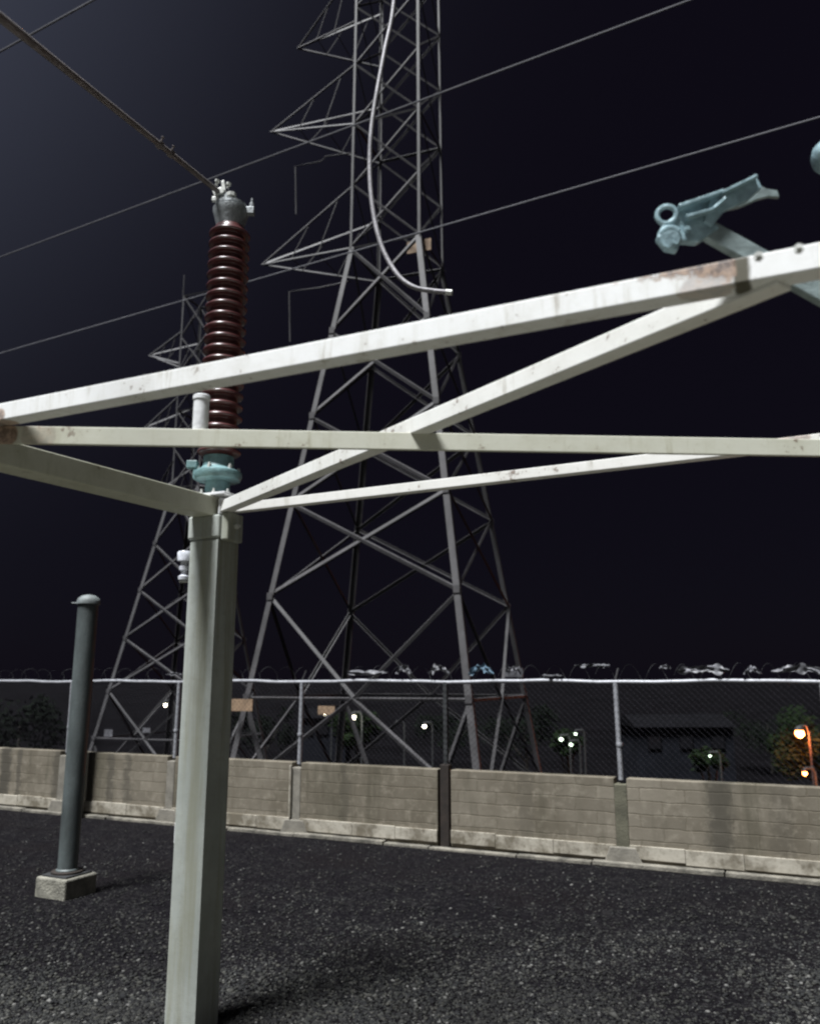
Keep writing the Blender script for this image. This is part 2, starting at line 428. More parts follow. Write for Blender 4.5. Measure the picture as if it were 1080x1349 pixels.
# ------------------------------------------------------------------ chain link fence
fence = thing('chain_link_fence', wp(T392, -.06, WH), 'grey chain link fence on slim posts along the top of the block wall', 'fence', rz=WROT)
RAILZ = 1.70; RO = -.06
for a in joints:
    if abs(a-J585) < .01: continue
    lean = random.uniform(-.012, .012)
    p = obj('post', MB().tube([wp(a, RO, WH-.02), wp(a+lean, RO, RAILZ-.005)], .026, 12), M['galv'], fence, smooth=True)
    obj('post_band', MB().lathe([(.031, 0), (.033, .008), (.033, .03), (.031, .038)], wp(a, RO, 1.08), n=14), M['galv'], p, smooth=True)
    if random.random() < .7 or a < J585:
        obj('barb_arm', MB().bar(wp(a+lean, RO, RAILZ+.01), wp(a+lean+.03, RO-.03, RAILZ+.13), .012, .012), M['steel'], p)
rl = []
n_ = 60
for i in range(n_+1):
    a = joints[0]+(joints[-1]-joints[0])*i/n_
    rl.append(wp(a, RO, RAILZ+.008*math.sin(i*.9)+.004*math.sin(i*2.3)))
obj('top_rail', MB().tube(rl, .021, 12), M['galv'], fence, smooth=True)
for a, b in zip(joints[:-1], joints[1:]):
    mw = MB(); pitch = .06; z0, z1 = WH+.01, RAILZ-.015; hgt = z1-z0; n_ = int((b-a)/pitch)
    for k in range(-int(hgt/pitch), n_+1):
        for sgn in (1, -1):
            x0 = a+k*pitch if sgn > 0 else a+(k+int(hgt/pitch))*pitch
            # clip the slanted wire to the panel
            lo, hi = 0., hgt
            if sgn > 0:
                lo = max(lo, a-x0); hi = min(hi, b-x0)
            else:
                lo = max(lo, x0-b); hi = min(hi, x0-a)
            if hi-lo < .02: continue
            o = .0025*sgn
            mw.tube([wp(x0+sgn*lo, RO+.022+o, z0+lo), wp(x0+sgn*hi, RO+.022+o, z0+hi)], .0013, 3, cap=False)
    obj('wire_mesh', mw, M['mesh'], fence)

# thin wire coil on the rail, with scraps caught in it
cw = []
a = joints[1]; i = 0
while a < joints[-1]-.2:
    ph = i*.55; rr = .085+.02*noise.noise(V((a*2, 0, 0)))
    cw.append(wp(a, RO+rr*math.cos(ph), RAILZ+.085+rr*math.sin(ph))); a += .022; i += 1
tag(obj('razor_wire', MB().tube(cw, .0015, 3), M['darkpost'], origin=wp(T392, RO, RAILZ)), 'thin dark coil of wire running along the top of the fence rail', 'wire coil')
def scrap(x0, x1, y0, y1, label, mat='scrap', seed=0, arch=0.):
    t0, t1 = wall_t(x0), wall_t(x1); zt = P(0, y0, wp(t0).y).z; zb = P(0, y1, wp(t0).y).z
    nu, nv = 22, 6; mb = MB(); th = .004
    def pt(i, j, o):
        u, v = i/nu, j/nv
        wv = .5+.5*noise.noise(V((u*3.7, seed*3.1, 0)))
        cut = .35+.65*abs(noise.noise(V((u*5.5, seed*7.7, 4))))*1.6
        half = (zt-zb)*.65*min(1, cut)*min(1, math.sin(math.pi*min(1, max(0, u*.9+.05)))*1.8)
        mid = zb+(zt-zb)*(.35+.4*wv*(1-arch)+arch*.55*math.sin(math.pi*u))
        crum = .05*noise.noise(V((u*6, v*2.5, seed*1.3)))
        return wp(t0+(t1-t0)*u+.01*noise.noise(V((u*9, v*4, seed))), RO+.02+crum+o, mid+half*(v-.5)*1.4)
    for o in (0, -th):
        for j in range(nv+1):
            for i in range(nu+1): mb.v.append(pt(i, j, o))
    w = nu+1; N = w*(nv+1)
    for j in range(nv):
        for i in range(nu):
            q = (j*w+i, j*w+i+1, (j+1)*w+i+1, (j+1)*w+i)
            mb.f.append(q); mb.f.append(tuple(N+k for k in q[::-1]))
    rim = [i for i in range(nu+1)]+[j*w+nu for j in range(1, nv+1)]+[nv*w+i for i in range(nu-1, -1, -1)]+[j*w for j in range(nv-1, 0, -1)]
    for k in range(len(rim)):
        p, q = rim[k], rim[(k+1) % len(rim)]; mb.f.append((p, N+p, N+q, q))
    o = obj('plastic_scrap', mb, M[mat], smooth=True, origin=wp((t0+t1)/2, RO, RAILZ))
    tag(o, label, 'scrap', 'scraps caught along the fence top')
for k, (a, b, c, d, lab, mt, ar) in enumerate([
    (453, 508, 882, 892, 'long thin pale scrap on the fence rail inside the near lattice tower', 'scrap', 0),
    (519, 540, 877, 893, 'small rounded pale scrap on the rail at the middle of the near tower', 'scrap', .7),
    (563, 590, 877, 894, 'dim curled scrap on the rail left of the near tower front leg', 'scrap', .8),
    (616, 650, 878, 894, 'bluish arched scrap on the rail right of the near tower front leg', 'scrap_blue', 1.),
    (666, 688, 876, 893, 'pale blocky scrap on the rail at the back right tower leg', 'scrap', .4),
    (714, 741, 887, 894, 'flat white scrap lying low on the rail beyond the near tower', 'scrap', 0),
    (758, 806, 873, 882, 'long thin streamer held above the rail beside the bright fence post', 'scrap', 0),
    (872, 888, 876, 885, 'smallest scrap, a bright fleck above the rail', 'scrap', .5),
    (896, 966, 875, 894, 'widest ragged scrap with a hole on the right part of the rail', 'scrap', .3),
    (984, 1009, 879, 894, 'hooked scrap hanging over the rail between two wide ones', 'scrap', .8),
    (1022, 1095, 874, 895, 'bulky pale scrap at the picture edge on the rail', 'scrap', .35),
    (212, 232, 885, 892, 'thin pale scrap on the rail between grey pole and concrete column', 'scrap', .2),
]): scrap(a, b, c, d, lab, mt, k+1, ar)

# ------------------------------------------------------------------ small grey pole on its block
pb = Pz(86, 1180, 0)
blk = thing('concrete_block', pb, 'small weathered concrete footing block under the dark grey pole', 'block', rz=WROT)
obj('block_body', MB().box((0, 0, .075), (.165, 0, 0), (0, .165, 0), (0, 0, .085)), M['concrete_block'], blk, bevel=.014, local=True)
obj('block_cap', MB().box((0, 0, .163), (.135, 0, 0), (0, .135, 0), (0, 0, .012)), M['darkpost'], blk, bevel=.004, local=True)
pole = thing('grey_pole', pb+V((0, 0, .175)), 'slim dark grey pole with a domed cap standing on a concrete block', 'pole')
zt = P(112, 797, pb.y).z
obj('shaft', MB().lathe([(.090, .175), (.090, .2), (.078, .21), (.082, 1.2), (.085, zt-.005)], (pb.x, pb.y, 0), n=28), M['polepaint'], pole, smooth=True)
obj('base_flange', MB().lathe([(.125, .174), (.125, .19), (.12, .193)], (pb.x, pb.y, 0), n=28), M['rustpost'], pole, smooth=True)
cp_ = obj('cap', MB().lathe([(.088, zt-.002), (.099, zt+.006), (.099, zt+.028), (.09, zt+.055), (.06, zt+.078), (.02, zt+.088)], (pb.x, pb.y, 0), n=28), M['polecap'], pole, smooth=True)
obj('cap_screw', MB().tube([(pb.x-.09, pb.y-.02, zt+.012), (pb.x-.135, pb.y-.03, zt+.012)], .008, 8), M['polecap'], cp_, smooth=True)

# ------------------------------------------------------------------ concrete column
cn = V((-uA.y, uA.x, 0));  cn = cn if cn.y < 0 else -cn      # facing the camera, left
ct = V((uA.x, uA.y, 0))
t = NT('grey_green_concrete')
n1 = t.noise(2.2, 6, .65); n2 = t.noise(22, 5, .7); st = t.noise(10, 5, .65, stretch=(1, 1, .06)); n3 = t.noise(150, 2)
col = t.mix(t.ramp(n1, .3, .7), (.31, .33, .305), (.43, .455, .425))
col = t.mix(t.ramp(n2, .5, .75, 0, .5), col, (.27, .28, .235))
col = t.mix(t.ramp(st, .46, .66, 0, .7), col, (.25, .25, .185))
t.bump(t.math('ADD', n2, t.math('MULTIPLY', n3, .5)), .25, .006)
M['column'] = t.done(col, .85, spec=.2)
hw = .097
colm = thing('concrete_column', (C0.x, C0.y, 0), 'square pale concrete column carrying the corner of the white steel frame', 'column')
hb = hw*.985
pts_ = [C0*1 for _ in range(8)]
mb = MB(); q = []
for z, w in ((-.05, hb), (2.47, hw)):
    for a, b in ((-1, -1), (1, -1), (1, 1), (-1, 1)):
        q.append(V((C0.x, C0.y, z))+ct*a*w-cn*b*w)
mb.add(q, [(0,3,2,1),(4,5,6,7),(0,1,5,4),(1,2,6,5),(2,3,7,6),(3,0,4,7)])
obj('shaft', mb, M['column'], colm, bevel=.012)
obj('edge_strip', MB().bar(V((C0.x, C0.y, 0))+ct*hb*1.0+cn*hb*1.0-V((0,0,.02)), V((C0.x, C0.y, 0))+ct*hw*1.0+cn*hw*1.0+V((0,0,2.46)), .012, .012, up=cn), M['column'], colm)
obj('capital', MB().box((C0.x, C0.y, 2.535), ct*.107, cn*.107, Z1*.066), M['column'], colm, bevel=.012)
br_ = obj('side_bracket', MB().box(V((C0.x, C0.y, 2.535))+ct*.13+cn*.02, ct*.024, cn*.07, Z1*.08), M['column'], colm, bevel=.01)
obj('bracket_bolt', MB().lathe([(.016, 0), (.016, .014), (.008, .014), (.008, .03)], V((C0.x, C0.y, 2.54))+ct*.154+cn*.02, ct, n=6), M['bolt'], br_)

tg_ = P(230, 1101, C0.y-.1)
tag(obj('edge_tag', MB().box(V((C0.x, C0.y, tg_.z))-ct*(hw+.004)+cn*.06, ct*.004, cn*.022, Z1*.05), M['white'], colm, bevel=.002), 'small pale tag on the edge')
# small white fitting on the column's left side
wfp = P(243, 745, C0.y-.02)
f0 = thing('white_fitting', V((wfp.x, wfp.y, wfp.z-.1)), 'small white spool shaped fitting on the left side of the concrete column', 'fitting')
zz = wfp.z
obj('spool', MB().lathe([(.012, -.085), (.03, -.08), (.032, -.062), (.016, -.052), (.018, -.03), (.028, -.026), (.03, -.008), (.02, .0), (.022, .018), (.04, .024), (.042, .07), (.036, .078)], (wfp.x, wfp.y, zz), n=24), M['porc_white'], f0, smooth=True)
obj('bracket', MB().bar((wfp.x-.03, wfp.y, zz+.048), V((C0.x, C0.y, zz+.048))-ct*hw*.9+cn*.03, .02, .012), M['bolt'], f0, bevel=.002)
obj('lower_bracket', MB().bar((wfp.x-.025, wfp.y, zz-.09), V((C0.x, C0.y, zz-.09))-ct*hw*.9+cn*.03, .03, .008), M['bolt'], f0, bevel=.002)

# ------------------------------------------------------------------ white steel frame
A0 = L0-uA*.25; A1 = R1+uA*2.6
E1 = R2+uE*2.8
zB = ZF-.068
BL_ = Pz(-119, 571, zB); BR_ = Pz(1000, 589, zB); uB = (BR_-BL_).normalized()
def on_A(px, up=.03): return Pz(px, 351+.194*(1042-px), ZF)+cn*.0325+V((0, 0, up))
rustA = [(tuple(on_A(20, -.02)), .07, .8), (tuple(on_A(930, -.045)), .10, .45)]
shade_c = tuple(Pz(977, 360, ZF))  # centre of the painted shadow band
offw, grime = (.78, .785, .78), (.56, .55, .50)
M['beamA'] = weathered_paint('white_beam_paint_rusted', offw, grime, spots=rustA, edge=(tuple(on_A(800, .033)), tuple(uA), (on_A(968, .033)-on_A(800, .033)).length, .065), shade_bands=[(shade_c, tuple(uA), .018, (.055, .047, .022), .95)])
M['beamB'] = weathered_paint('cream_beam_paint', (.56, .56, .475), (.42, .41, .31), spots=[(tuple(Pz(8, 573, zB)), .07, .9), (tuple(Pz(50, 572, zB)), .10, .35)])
M['beamC'] = weathered_paint('shaded_white_beam_paint', (.50, .50, .41), (.33, .32, .23), amount=.63)  # end beam's shade mixed into its paint colour
M['beamD'] = weathered_paint('white_beam_paint', (.76, .76, .73), grime, spots=[(tuple(Pz(480, 580, ZF)), .05, .3)])
M['beamE'] = weathered_paint('white_beam_paint_flaking', (.74, .73, .70), grime, spots=[(tuple(Pz(x, y, ZF)+cn*.024), r, k) for x, y, r, k in ((436, 641, .095, .98), (420, 643, .06, .9), (545, 630, .075, .8), (527, 632, .06, .9), (648, 620, .07, .7), (1040, 585, .12, .6), (345, 652, .07, .5))])
fr = thing('steel_frame', V((C0.x, C0.y, ZF-.06)), 'large white painted steel frame of crossing square beams above the yard', 'frame')
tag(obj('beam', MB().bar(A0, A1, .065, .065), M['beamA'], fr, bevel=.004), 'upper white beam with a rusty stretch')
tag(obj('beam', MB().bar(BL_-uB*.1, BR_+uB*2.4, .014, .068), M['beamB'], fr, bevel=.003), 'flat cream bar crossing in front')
tag(obj('beam', MB().bar(C0+uC*-.06, L0+uC*.35, .14, .108), M['beamC'], fr, bevel=.005), 'shaded white end beam')
cD = C0+V((0, 0, -.004)); uD = (R1-C0).normalized()
tag(obj('beam', MB().bar(cD+uD*.11, R1-uD*.02+V((0, 0, -.012)), .062, .062), M['beamD'], fr, bevel=.004), 'bright diagonal beam rising from the column')
tag(obj('beam', MB().bar(C0+uE*.1+V((0, 0, -.004)), E1, .048, .048), M['beamE'], fr, bevel=.003), 'thin white beam with rust flakes')
# gusset and bolts over the column, end plate of the diagonal
gp = obj('gusset_plate', MB().box(V((C0.x, C0.y, ZF+.0625)), ct*.15, cn*.13, Z1*.008), M['white'], fr, bevel=.003)
for a, b in ((-.11, .09), (-.03, .1), (.05, .095), (.11, .05)):
    obj('bolt', MB().lathe([(.013, 0), (.013, .016), (.007, .016), (.007, .032)], V((C0.x, C0.y, ZF+.07))+ct*a+cn*b, n=6), M['bolt'], gp)
obj('end_cleat', MB().box(cD+uD*.13+V((0, 0, .0)), uD*.008, uD.cross(Z1)*.04, Z1*.045), M['white'], fr, bevel=.003)
obj('splice_plate', MB().bar(A0+uA*1.0, A0+uA*1.001, .01, .01), M['beamA'], fr) if False else None
for px, py in ((1000, 348), (1052, 338)):
    c_ = Pz(px, py, ZF)+cn*.034
    obj('bolt', MB().lathe([(.011, 0), (.011, .01), (.006, .01), (.006, .02)], c_, cn, n=6), M['bolt'], fr)

# short white capped tube standing on the flat bar
tb = Pz(261, 564, zB+.034)+V((-.003, .040, -.045))
tw = thing('white_tube', tb, 'short white capped tube fixed upright on the flat cream bar left of the insulator', 'tube')
ztop = P(261, 521, tb.y).z-tb.z
obj('tube_body', MB().lathe([(.029, .0), (.029, ztop-.01)], tb, n=24), M['white'], tw, smooth=True)
obj('tube_cap', MB().lathe([(.0325, ztop-.018), (.0325, ztop-.004), (.028, ztop)], tb, n=24), M['white'], tw, smooth=True)

# ------------------------------------------------------------------ surge arrester (maroon insulator)
ar = V((C0.x, C0.y, ZF+.071))
arr = thing('insulator', ar, 'tall maroon ribbed porcelain insulator with teal base on top of the concrete column', 'insulator')
def zat(py): return P(300, py, C0.y).z
zs0, zs1 = zat(600), zat(300)
obj('base_pedestal', MB().lathe([(.085, ar.z), (.085, ar.z+.012), (.07, ar.z+.02), (.07, ar.z+.09)], (ar.x, ar.y, 0), n=32), M['teal'], arr, smooth=True)
fl = obj('base_flange', MB().lathe([(.07, ar.z+.09), (.125, ar.z+.10), (.137, ar.z+.125), (.132, ar.z+.145), (.10, ar.z+.165), (.088, ar.z+.18), (.086, zs0-.012)], (ar.x, ar.y, 0), n=40), M['teal'], arr, smooth=True)
for k in range(6):
    a = k*math.pi/3+.3
    obj('flange_bolt', MB().lathe([(.013, 0), (.013, .018), (.008, .018), (.008, .03)], (ar.x+.112*math.cos(a), ar.y+.112*math.sin(a), ar.z+.15), n=6), M['bolt'], fl)
obj('side_bracket', MB().box((ar.x-.14, ar.y-.03, ar.z+.185), (.03, 0, 0), (0, .025, 0), (0, 0, .022)).box((ar.x-.12, ar.y-.03, ar.z+.15), (.012, 0, 0), (0, .02, 0), (0, 0, .05)), M['teal'], arr, bevel=.004)
prof = [(.07, zs0-.02)]; NS = 21; st_ = (zs1-zs0)/NS
for k in range(NS):
    z = zs0+k*st_
    prof += [(.088, z), (.106, z+.002), (.114, z+.003), (.119, z+.006), (.122, z+.010), (.1225, z+.014), (.121, z+.019), (.117, z+.0225), (.112, z+.026), (.100, z+.036), (.092, z+.048), (.088, z+st_-.004)]
prof += [(.077, zs1)]
obj('shed_stack', MB().lathe(prof, (ar.x, ar.y, 0), n=64), M['porcelain'], arr, smooth='all')
zc = zs1
obj('top_cap', MB().lathe([(.08, zc-.01), (.086, zc+.02), (.10, zc+.07), (.108, zc+.10), (.108, zc+.118), (.085, zc+.122), (.082, zc+.128), (.095, zc+.132), (.095, zc+.15), (.06, zc+.158), (.02, zc+.16)], (ar.x, ar.y, 0), n=36), M['capmetal'], arr, smooth=True)
obj('cap_lug', MB().box((ar.x+.115, ar.y-.01, zc+.105), (.03, 0, 0), (0, .022, 0), (0, 0, .022)).lathe([(.016, 0), (.016, .05), (.008, .05), (.008, .08)], (ar.x+.128, ar.y-.01, zc+.11), n=8), M['capmetal'], arr, bevel=.004)
obj('cap_bolt', MB().lathe([(.016, 0), (.016, .03), (.03, .03), (.03, .052), (.012, .056)], (ar.x+.015, ar.y-.07, zc+.135), n=8), M['bolt'], arr)
tm = obj('terminal_clamp', MB().box((ar.x-.045, ar.y, zc+.17), (.045, 0, .01), (0, .035, 0), (-.005, 0, .045)), M['capmetal'], arr, bevel=.008)
obj('clamp_jaw', MB().box((ar.x-.075, ar.y-.03, zc+.22), (.028, 0, .014), (0, .014, 0), (-.008, 0, .02)).box((ar.x-.045, ar.y-.03, zc+.26), (.010, 0, .004), (0, .012, 0), (-.006, 0, .035)).box((ar.x-.09, ar.y-.035, zc+.17), (.02, 0, 0), (0, .012, 0), (0, 0, .014)), M['bolt'], tm, bevel=.003)
for a, b in ((-.02, .25), (-.09, .27)):
    obj('clamp_bolt', MB().lathe([(.009, 0), (.009, .02), (.016, .02), (.016, .034)], (ar.x+a, ar.y-.03, zc+b), (.2, -.1, 1), n=8), M['bolt'], tm)
# lead cable from the clamp up past the camera
k0 = V((ar.x-.075, ar.y-.02, zc+.23)); k1 = P(120, 118, 3.15); k2 = P(0, 22, 2.15); k3 = P(-140, -90, 1.45)
def bez(p, n=14):                 # Catmull-Rom through points
    out = []; q = [p[0]*2-p[1]]+list(p)+[p[-1]*2-p[-2]]
    for i in range(1, len(q)-2):
        for k in range(n):
            s = k/n; a, b, c, d = q[i-1], q[i], q[i+1], q[i+2]
            out.append(.5*((2*b)+(c-a)*s+(2*a-5*b+4*c-d)*s*s+(3*b-a-3*c+d)*s**3))
    out.append(p[-1]); return out
ld = thing('lead_cable', k0, 'thick dark cable rising from the top of the maroon insulator to the upper left', 'cable')
path = bez([k0, k1, k2, k3])
obj('cable', MB().tube(path, .0155, 10), M['cable_dark'], ld, smooth=True)
ca = P(198, 180, 3.85); dirc = (path[8]-path[4]).normalized()
near = min(path, key=lambda p: (p-ca).length)
for i_, dz in ((0, .03), (1, .02)):
    q = near+dirc*(.0 if i_ == 0 else -.12)
    obj('cable_clamp', MB().bar(q-dirc*.02, q+dirc*.02, .032, .032).lathe([(.005, 0), (.005, .04), (.009, .04), (.009, .046)], q, (.4, -.2, 1), n=8), M['cable_dark'], ld, bevel=.004)

# ------------------------------------------------------------------ hanging loose cable
hp = [P(525, -140, 4.5), P(519, 0, 4.5), P(506, 70, 4.48), P(491, 155, 4.46), P(487, 215, 4.45), P(491, 275, 4.43), P(503, 325, 4.4), P(523, 361, 4.36), P(545, 378, 4.32), P(570, 383, 4.3), P(592, 385, 4.28)]
hc = thing('hanging_cable', hp[-1], 'pale loose cable hanging down in front of the near tower, its end bent sideways', 'cable')
pth = bez(hp, 8)
obj('cable', MB().tube(pth, .0145, 12), M['cable'], hc, smooth=True)
d_ = (pth[-1]-pth[-2]).normalized()
obj('cable_end', MB().tube([pth[-1]-d_*.02, pth[-1]+d_*.015], .017, 12), M['bolt'], hc, smooth=True)

# ------------------------------------------------------------------ overhead conductors
dw = ray(-1500, 898); dw = V((dw.x, dw.y, 0)).normalized()
def conductor(px, py, z, r, label):
    p = Pz(px, py, z); q = []
    for k in range(-40, 90):
        s = k*1.0
        q.append(p+dw*s+V((0, 0, -.00012*0*s)))
    o = obj('power_line', MB().tube(q, r, 6, cap=False), M['wire'], smooth=True, origin=p)
    tag(o, label, 'power line', 'overhead power lines')
conductor(62, 33, 8.6, .013, 'short stretch of overhead wire crossing the top left corner')
conductor(470, 163, 8.6, .013, 'overhead wire passing just above the maroon insulator cap')
conductor(760, 246, 8.6, .013, 'overhead wire running behind the ribbed insulator to the right edge')

# ------------------------------------------------------------------ lattice towers
def tower(name, ctr, phi_, zs_low, zs_up, sfun, label, mat, lw, bw, kbrace, base_z, top_cap=False):
    root = thing(name, V((ctr[0], ctr[1], base_z)), label, 'lattice tower', 'lattice pylons beyond the fence')
    u = V((math.cos(phi_), -math.sin(phi_), 0)); v = V((math.sin(phi_), math.cos(phi_), 0))
    C = V((ctr[0], ctr[1], 0)); sg = [(-1, -1), (1, -1), (1, 1), (-1, 1)]   # FL FR BR BL
    def cor(k, z):
        h = sfun(z)/2; a, b = sg[k]; return C+u*a*h+v*b*h+V((0, 0, z))
    allz = zs_low+zs_up[1:]
    waist = zs_low[-1]
    for k in range(4):
        out = (u*sg[k][0]+v*sg[k][1]).normalized(); m = MB()
        m.angle(cor(k, base_z), cor(k, waist), lw, lw*.14, out)
        m.angle(cor(k, waist), cor(k, zs_up[-1]), lw*.5, lw*.09, out)
        obj('leg', m, mat, root)
    for k in range(4):
        k2 = (k+1) % 4; fo = (cor(k, 0)+cor(k2, 0))/2-C; fo.z = 0; fo.normalize()
        for i in range(len(allz)-1):
            z0, z1 = allz[i], allz[i+1]; w = bw if z1 <= waist+.01 else bw*.6
            if i == 0 and kbrace:       # inverted V down to the middle of the ring
                mid = (cor(k, z0)+cor(k2, z0))/2
                prs = [(cor(k, z1), mid), (cor(k2, z1), mid)]
            else:
                prs = [(cor(k, z0), cor(k2, z1)), (cor(k2, z0), cor(k, z1))]
            for j, (a, b) in enumerate(prs):
                off = fo*(.012 if j else -.012-w*.0)
                obj('diagonal_brace', MB().angle(a+off, b+off, w, w*.16, fo+V((0, 0, .6 if j else -.6))), mat, root)
        for z in ([allz[0], waist, zs_up[2], zs_up[-1]]):
            obj('horizontal_brace', MB().angle(cor(k, z), cor(k2, z), bw*.8, bw*.13, fo+V((0, 0, .5))), mat, root)
        if kbrace:
            mid = (cor(k, allz[0])+cor(k2, allz[0]))/2
            zf = allz[0]-1.9
            for kk in (k, k2):
                obj('foot_brace', MB().angle(mid+fo*.02, cor(kk, zf)+fo*.02, bw, bw*.16, fo+V((0, 0, .5))), mat, root)
    for k in range(4):               # plates where the braces meet the legs
        fo = u*sg[k][0] if k in (1, 2) else u*sg[k][0]
        for z in zs_low[:-1]:
            obj('gusset_plate', MB().box(cor(k, z)+v*sg[k][1]*.03-u*sg[k][0]*.05, u*.06, v*.006, V((0, 0, .07))), mat, root)
    for k in range(4):               # splayed strut inside every foot
        a = cor(k, allz[0])
        obj('foot_strut', MB().angle(a, a-u*sg[k][0]*.72+v*sg[k][1]*.1+V((0, 0, -1.9)), bw*1.1, bw*.17, (0, -1, .2)), mat, root)
    return root, cor, u, v, C
def cross_arm(root, tip, roots_low, roots_up, w, mat):
    m = MB()
    for r_ in roots_low+roots_up: m.angle(r_, tip, w, w*.16, V((0, -.3, 1)))
    for s in (.35, .65):
        for a, b in zip(roots_low, roots_up): m.bar(a.lerp(tip, s), b.lerp(tip, max(.1, s-.2)), w*.35, w*.35)
        m.bar(roots_low[0].lerp(tip, s), roots_low[1].lerp(tip, s), w*.35, w*.35)
    return obj('cross_arm', m, mat, root)

s1 = lambda z: max(1.6, 4.8-.284*(z-.33))
T1, cor1, u1, v1, C1 = tower('lattice_tower', (-.28, 17.4), R(20), [1.4, 3.35, 5.3, 7.2, 9.2, 11.3], [11.3, 12.9, 14.5, 16.1, 17.7, 19.3, 20.9], s1,
    'large nearer steel lattice tower behind the middle of the fence', M['steel'], .108, .058, True, -3.2)
for (tx, ty, zl, zu) in ((357, 172, 14.5, 16.1), (345, 347, 11.3, 12.9), (392, 62, 17.3, 18.9)):
    cross_arm(T1, P(tx, ty, 18.0), [cor1(0, zl), cor1(3, zl)], [cor1(0, zu), cor1(3, zu)], .045, M['steel'])
for pts_ in ([(470, 200), (428, 206), (424, 212), (389, 219), (390, 282)], [(462, 370), (420, 379), (381, 384), (382, 450)]):
    q = [P(x, y, 17.0) for x, y in pts_]
    obj('jumper_bracket', MB().tube(q, .016, 6), M['steel'], T1)
for (x, y, w, h, Yd) in ((318, 929, .24, .11, 15.75), (430, 936, .22, .10, 20.2), (552, 324, .28, .14, 16.6), (677, 886, .2, .1, 18.5)):
    c_ = P(x, y, Yd); obj('number_plate' if False else 'tag_plate', MB().box(c_, u1*w, v1*.012, Z1*h), M['scrap' if x == 677 else 'plate'], T1)
s2 = lambda z: max(1.12, 3.8-.33*(z-.2))
T2, cor2, u2, v2, C2 = tower('lattice_tower', (-7.55, 28.0), R(20), [-.05, 1.4, 3.1, 4.7, 6.3, 8.3], [8.3, 9.7, 11.1, 12.5, 13.9, 15.5], s2,
    'smaller farther steel lattice tower behind the concrete column', M['steel_back'], .11, .055, True, -6.0)
for (tx, ty, zl, zu) in ((197, 467, 12.9, 14.1), (191, 562, 10.4, 11.6), (203, 650, 8.3, 9.3)):
    tp = P(tx, ty, 28.6)
    cross_arm(T2, tp, [cor2(0, zl), cor2(3, zl)], [cor2(0, zu), cor2(3, zu)], .06, M['steel_back'])
    tr = V((2*C2.x-tp.x, 2*C2.y-tp.y, tp.z)); tr = tr.lerp(V((C2.x, C2.y, tp.z)), .38)
    cross_arm(T2, tr, [cor2(1, zl), cor2(2, zl)], [cor2(1, zu), cor2(2, zu)], .06, M['steel_back'])
obj('peak_rod', MB().tube([cor2(0, 15.5), cor2(0, 16.3)], .02, 6), M['steel_back'], T2)
for (x, y, w, h, Yd) in ((143, 966, .16, .11, 26.8), (193, 963, .16, .1, 29.5)):
    obj('tag_plate', MB().box(P(x, y, Yd), u2*w, v2*.012, Z1*h), M['scrap'], T2)

# ------------------------------------------------------------------ switch casting above the frame, upper right
sw = thing('switch_arm', P(935, 300, 2.1), 'pale blue grey metal switch arm with ring and open fork, above the rusty beam', 'switch arm')
Ys = 2.12
c1 = P(878, 283, Ys); c2_ = P(882, 312, Ys)
fwd = V((-.25, -1, -.1)).normalized()
obj('ring', MB().torus(c1, fwd, .026, .0075, n=28), M['switch'], sw, smooth=True)
obj('half_clamp', MB().torus(c2_, fwd, .027, .0085, R(20), R(230), n=20, e=(1, 0, .2)).lathe([(.026, -.02), (.03, 0), (.026, .02)], c2_+V((.004, .012, -.006)), fwd, n=20), M['switch'], sw, smooth=True)
bd = MB(); b0 = P(884, 300, Ys+.01); b1 = P(950, 292, Ys+.01)
def slab(pix, Y, th):             # a cast web: outline in the plane y = Y, with thickness
    m = MB(); n = len(pix); fr_ = [P(x, y, Y-th/2) for x, y in pix]; bk = [p+V((0, th, 0)) for p in fr_]
    m.v = fr_+bk; m.f = [tuple(range(n))[::-1], tuple(range(n, 2*n))]+[(i, (i+1) % n, n+(i+1) % n, n+i) for i in range(n)]
    return m
obj('body_web', slab([(872, 296), (892, 280), (900, 272), (948, 254), (958, 256), (936, 290), (948, 299), (920, 318), (897, 316), (893, 329), (878, 326), (866, 312)], Ys+.012, .028), M['switch'], sw, bevel=.004)
obj('upper_rib', MB().bar(P(893, 274, Ys-.012), P(952, 254, Ys-.012), .03, .012), M['switch'], sw, bevel=.003)
obj('lower_rib', MB().bar(P(903, 287, Ys-.018), P(938, 277, Ys-.018), .022, .010).bar(P(938, 277, Ys-.018), P(955, 262, Ys-.018), .022, .010), M['switch'], sw, bevel=.003)
fk = obj('fork', slab([(935, 262), (950, 254), (992, 232), (998, 234), (1004, 246), (985, 263), (955, 276), (938, 297), (928, 290)], Ys-.004, .018), M['switch'], sw, bevel=.003)
obj('fork_tine', slab([(990, 240), (1000, 243), (1010, 248), (1024, 250), (1027, 259), (1012, 258), (997, 262), (975, 272), (955, 276)], Ys+.032, .012), M['switch_dark'], fk, bevel=.002)
obj('fork_tine', MB().bar(P(948, 257, Ys-.016), P(995, 234, Ys-.016), .03, .009), M['switch'], fk, bevel=.002)
obj('support_arm', MB().bar(P(920, 297, Ys+.02), P(1100, 398, Ys+.02), .028, .058, up=(0.45, 0, 1)), M['switch_dark'], sw, bevel=.004)
for x, y in ((905, 303), (886, 322)):
    obj('bolt', MB().lathe([(.010, 0), (.010, .012), (.006, .012), (.006, .02)], P(x, y, Ys-.004), fwd, n=6), M['switch'], sw)
ci = P(1090, 208, 2.2)
cc = thing('round_cap', ci, 'pale blue grey rounded cap cut off by the right picture edge', 'cap')
axc = V((.55, .35, .45)).normalized()
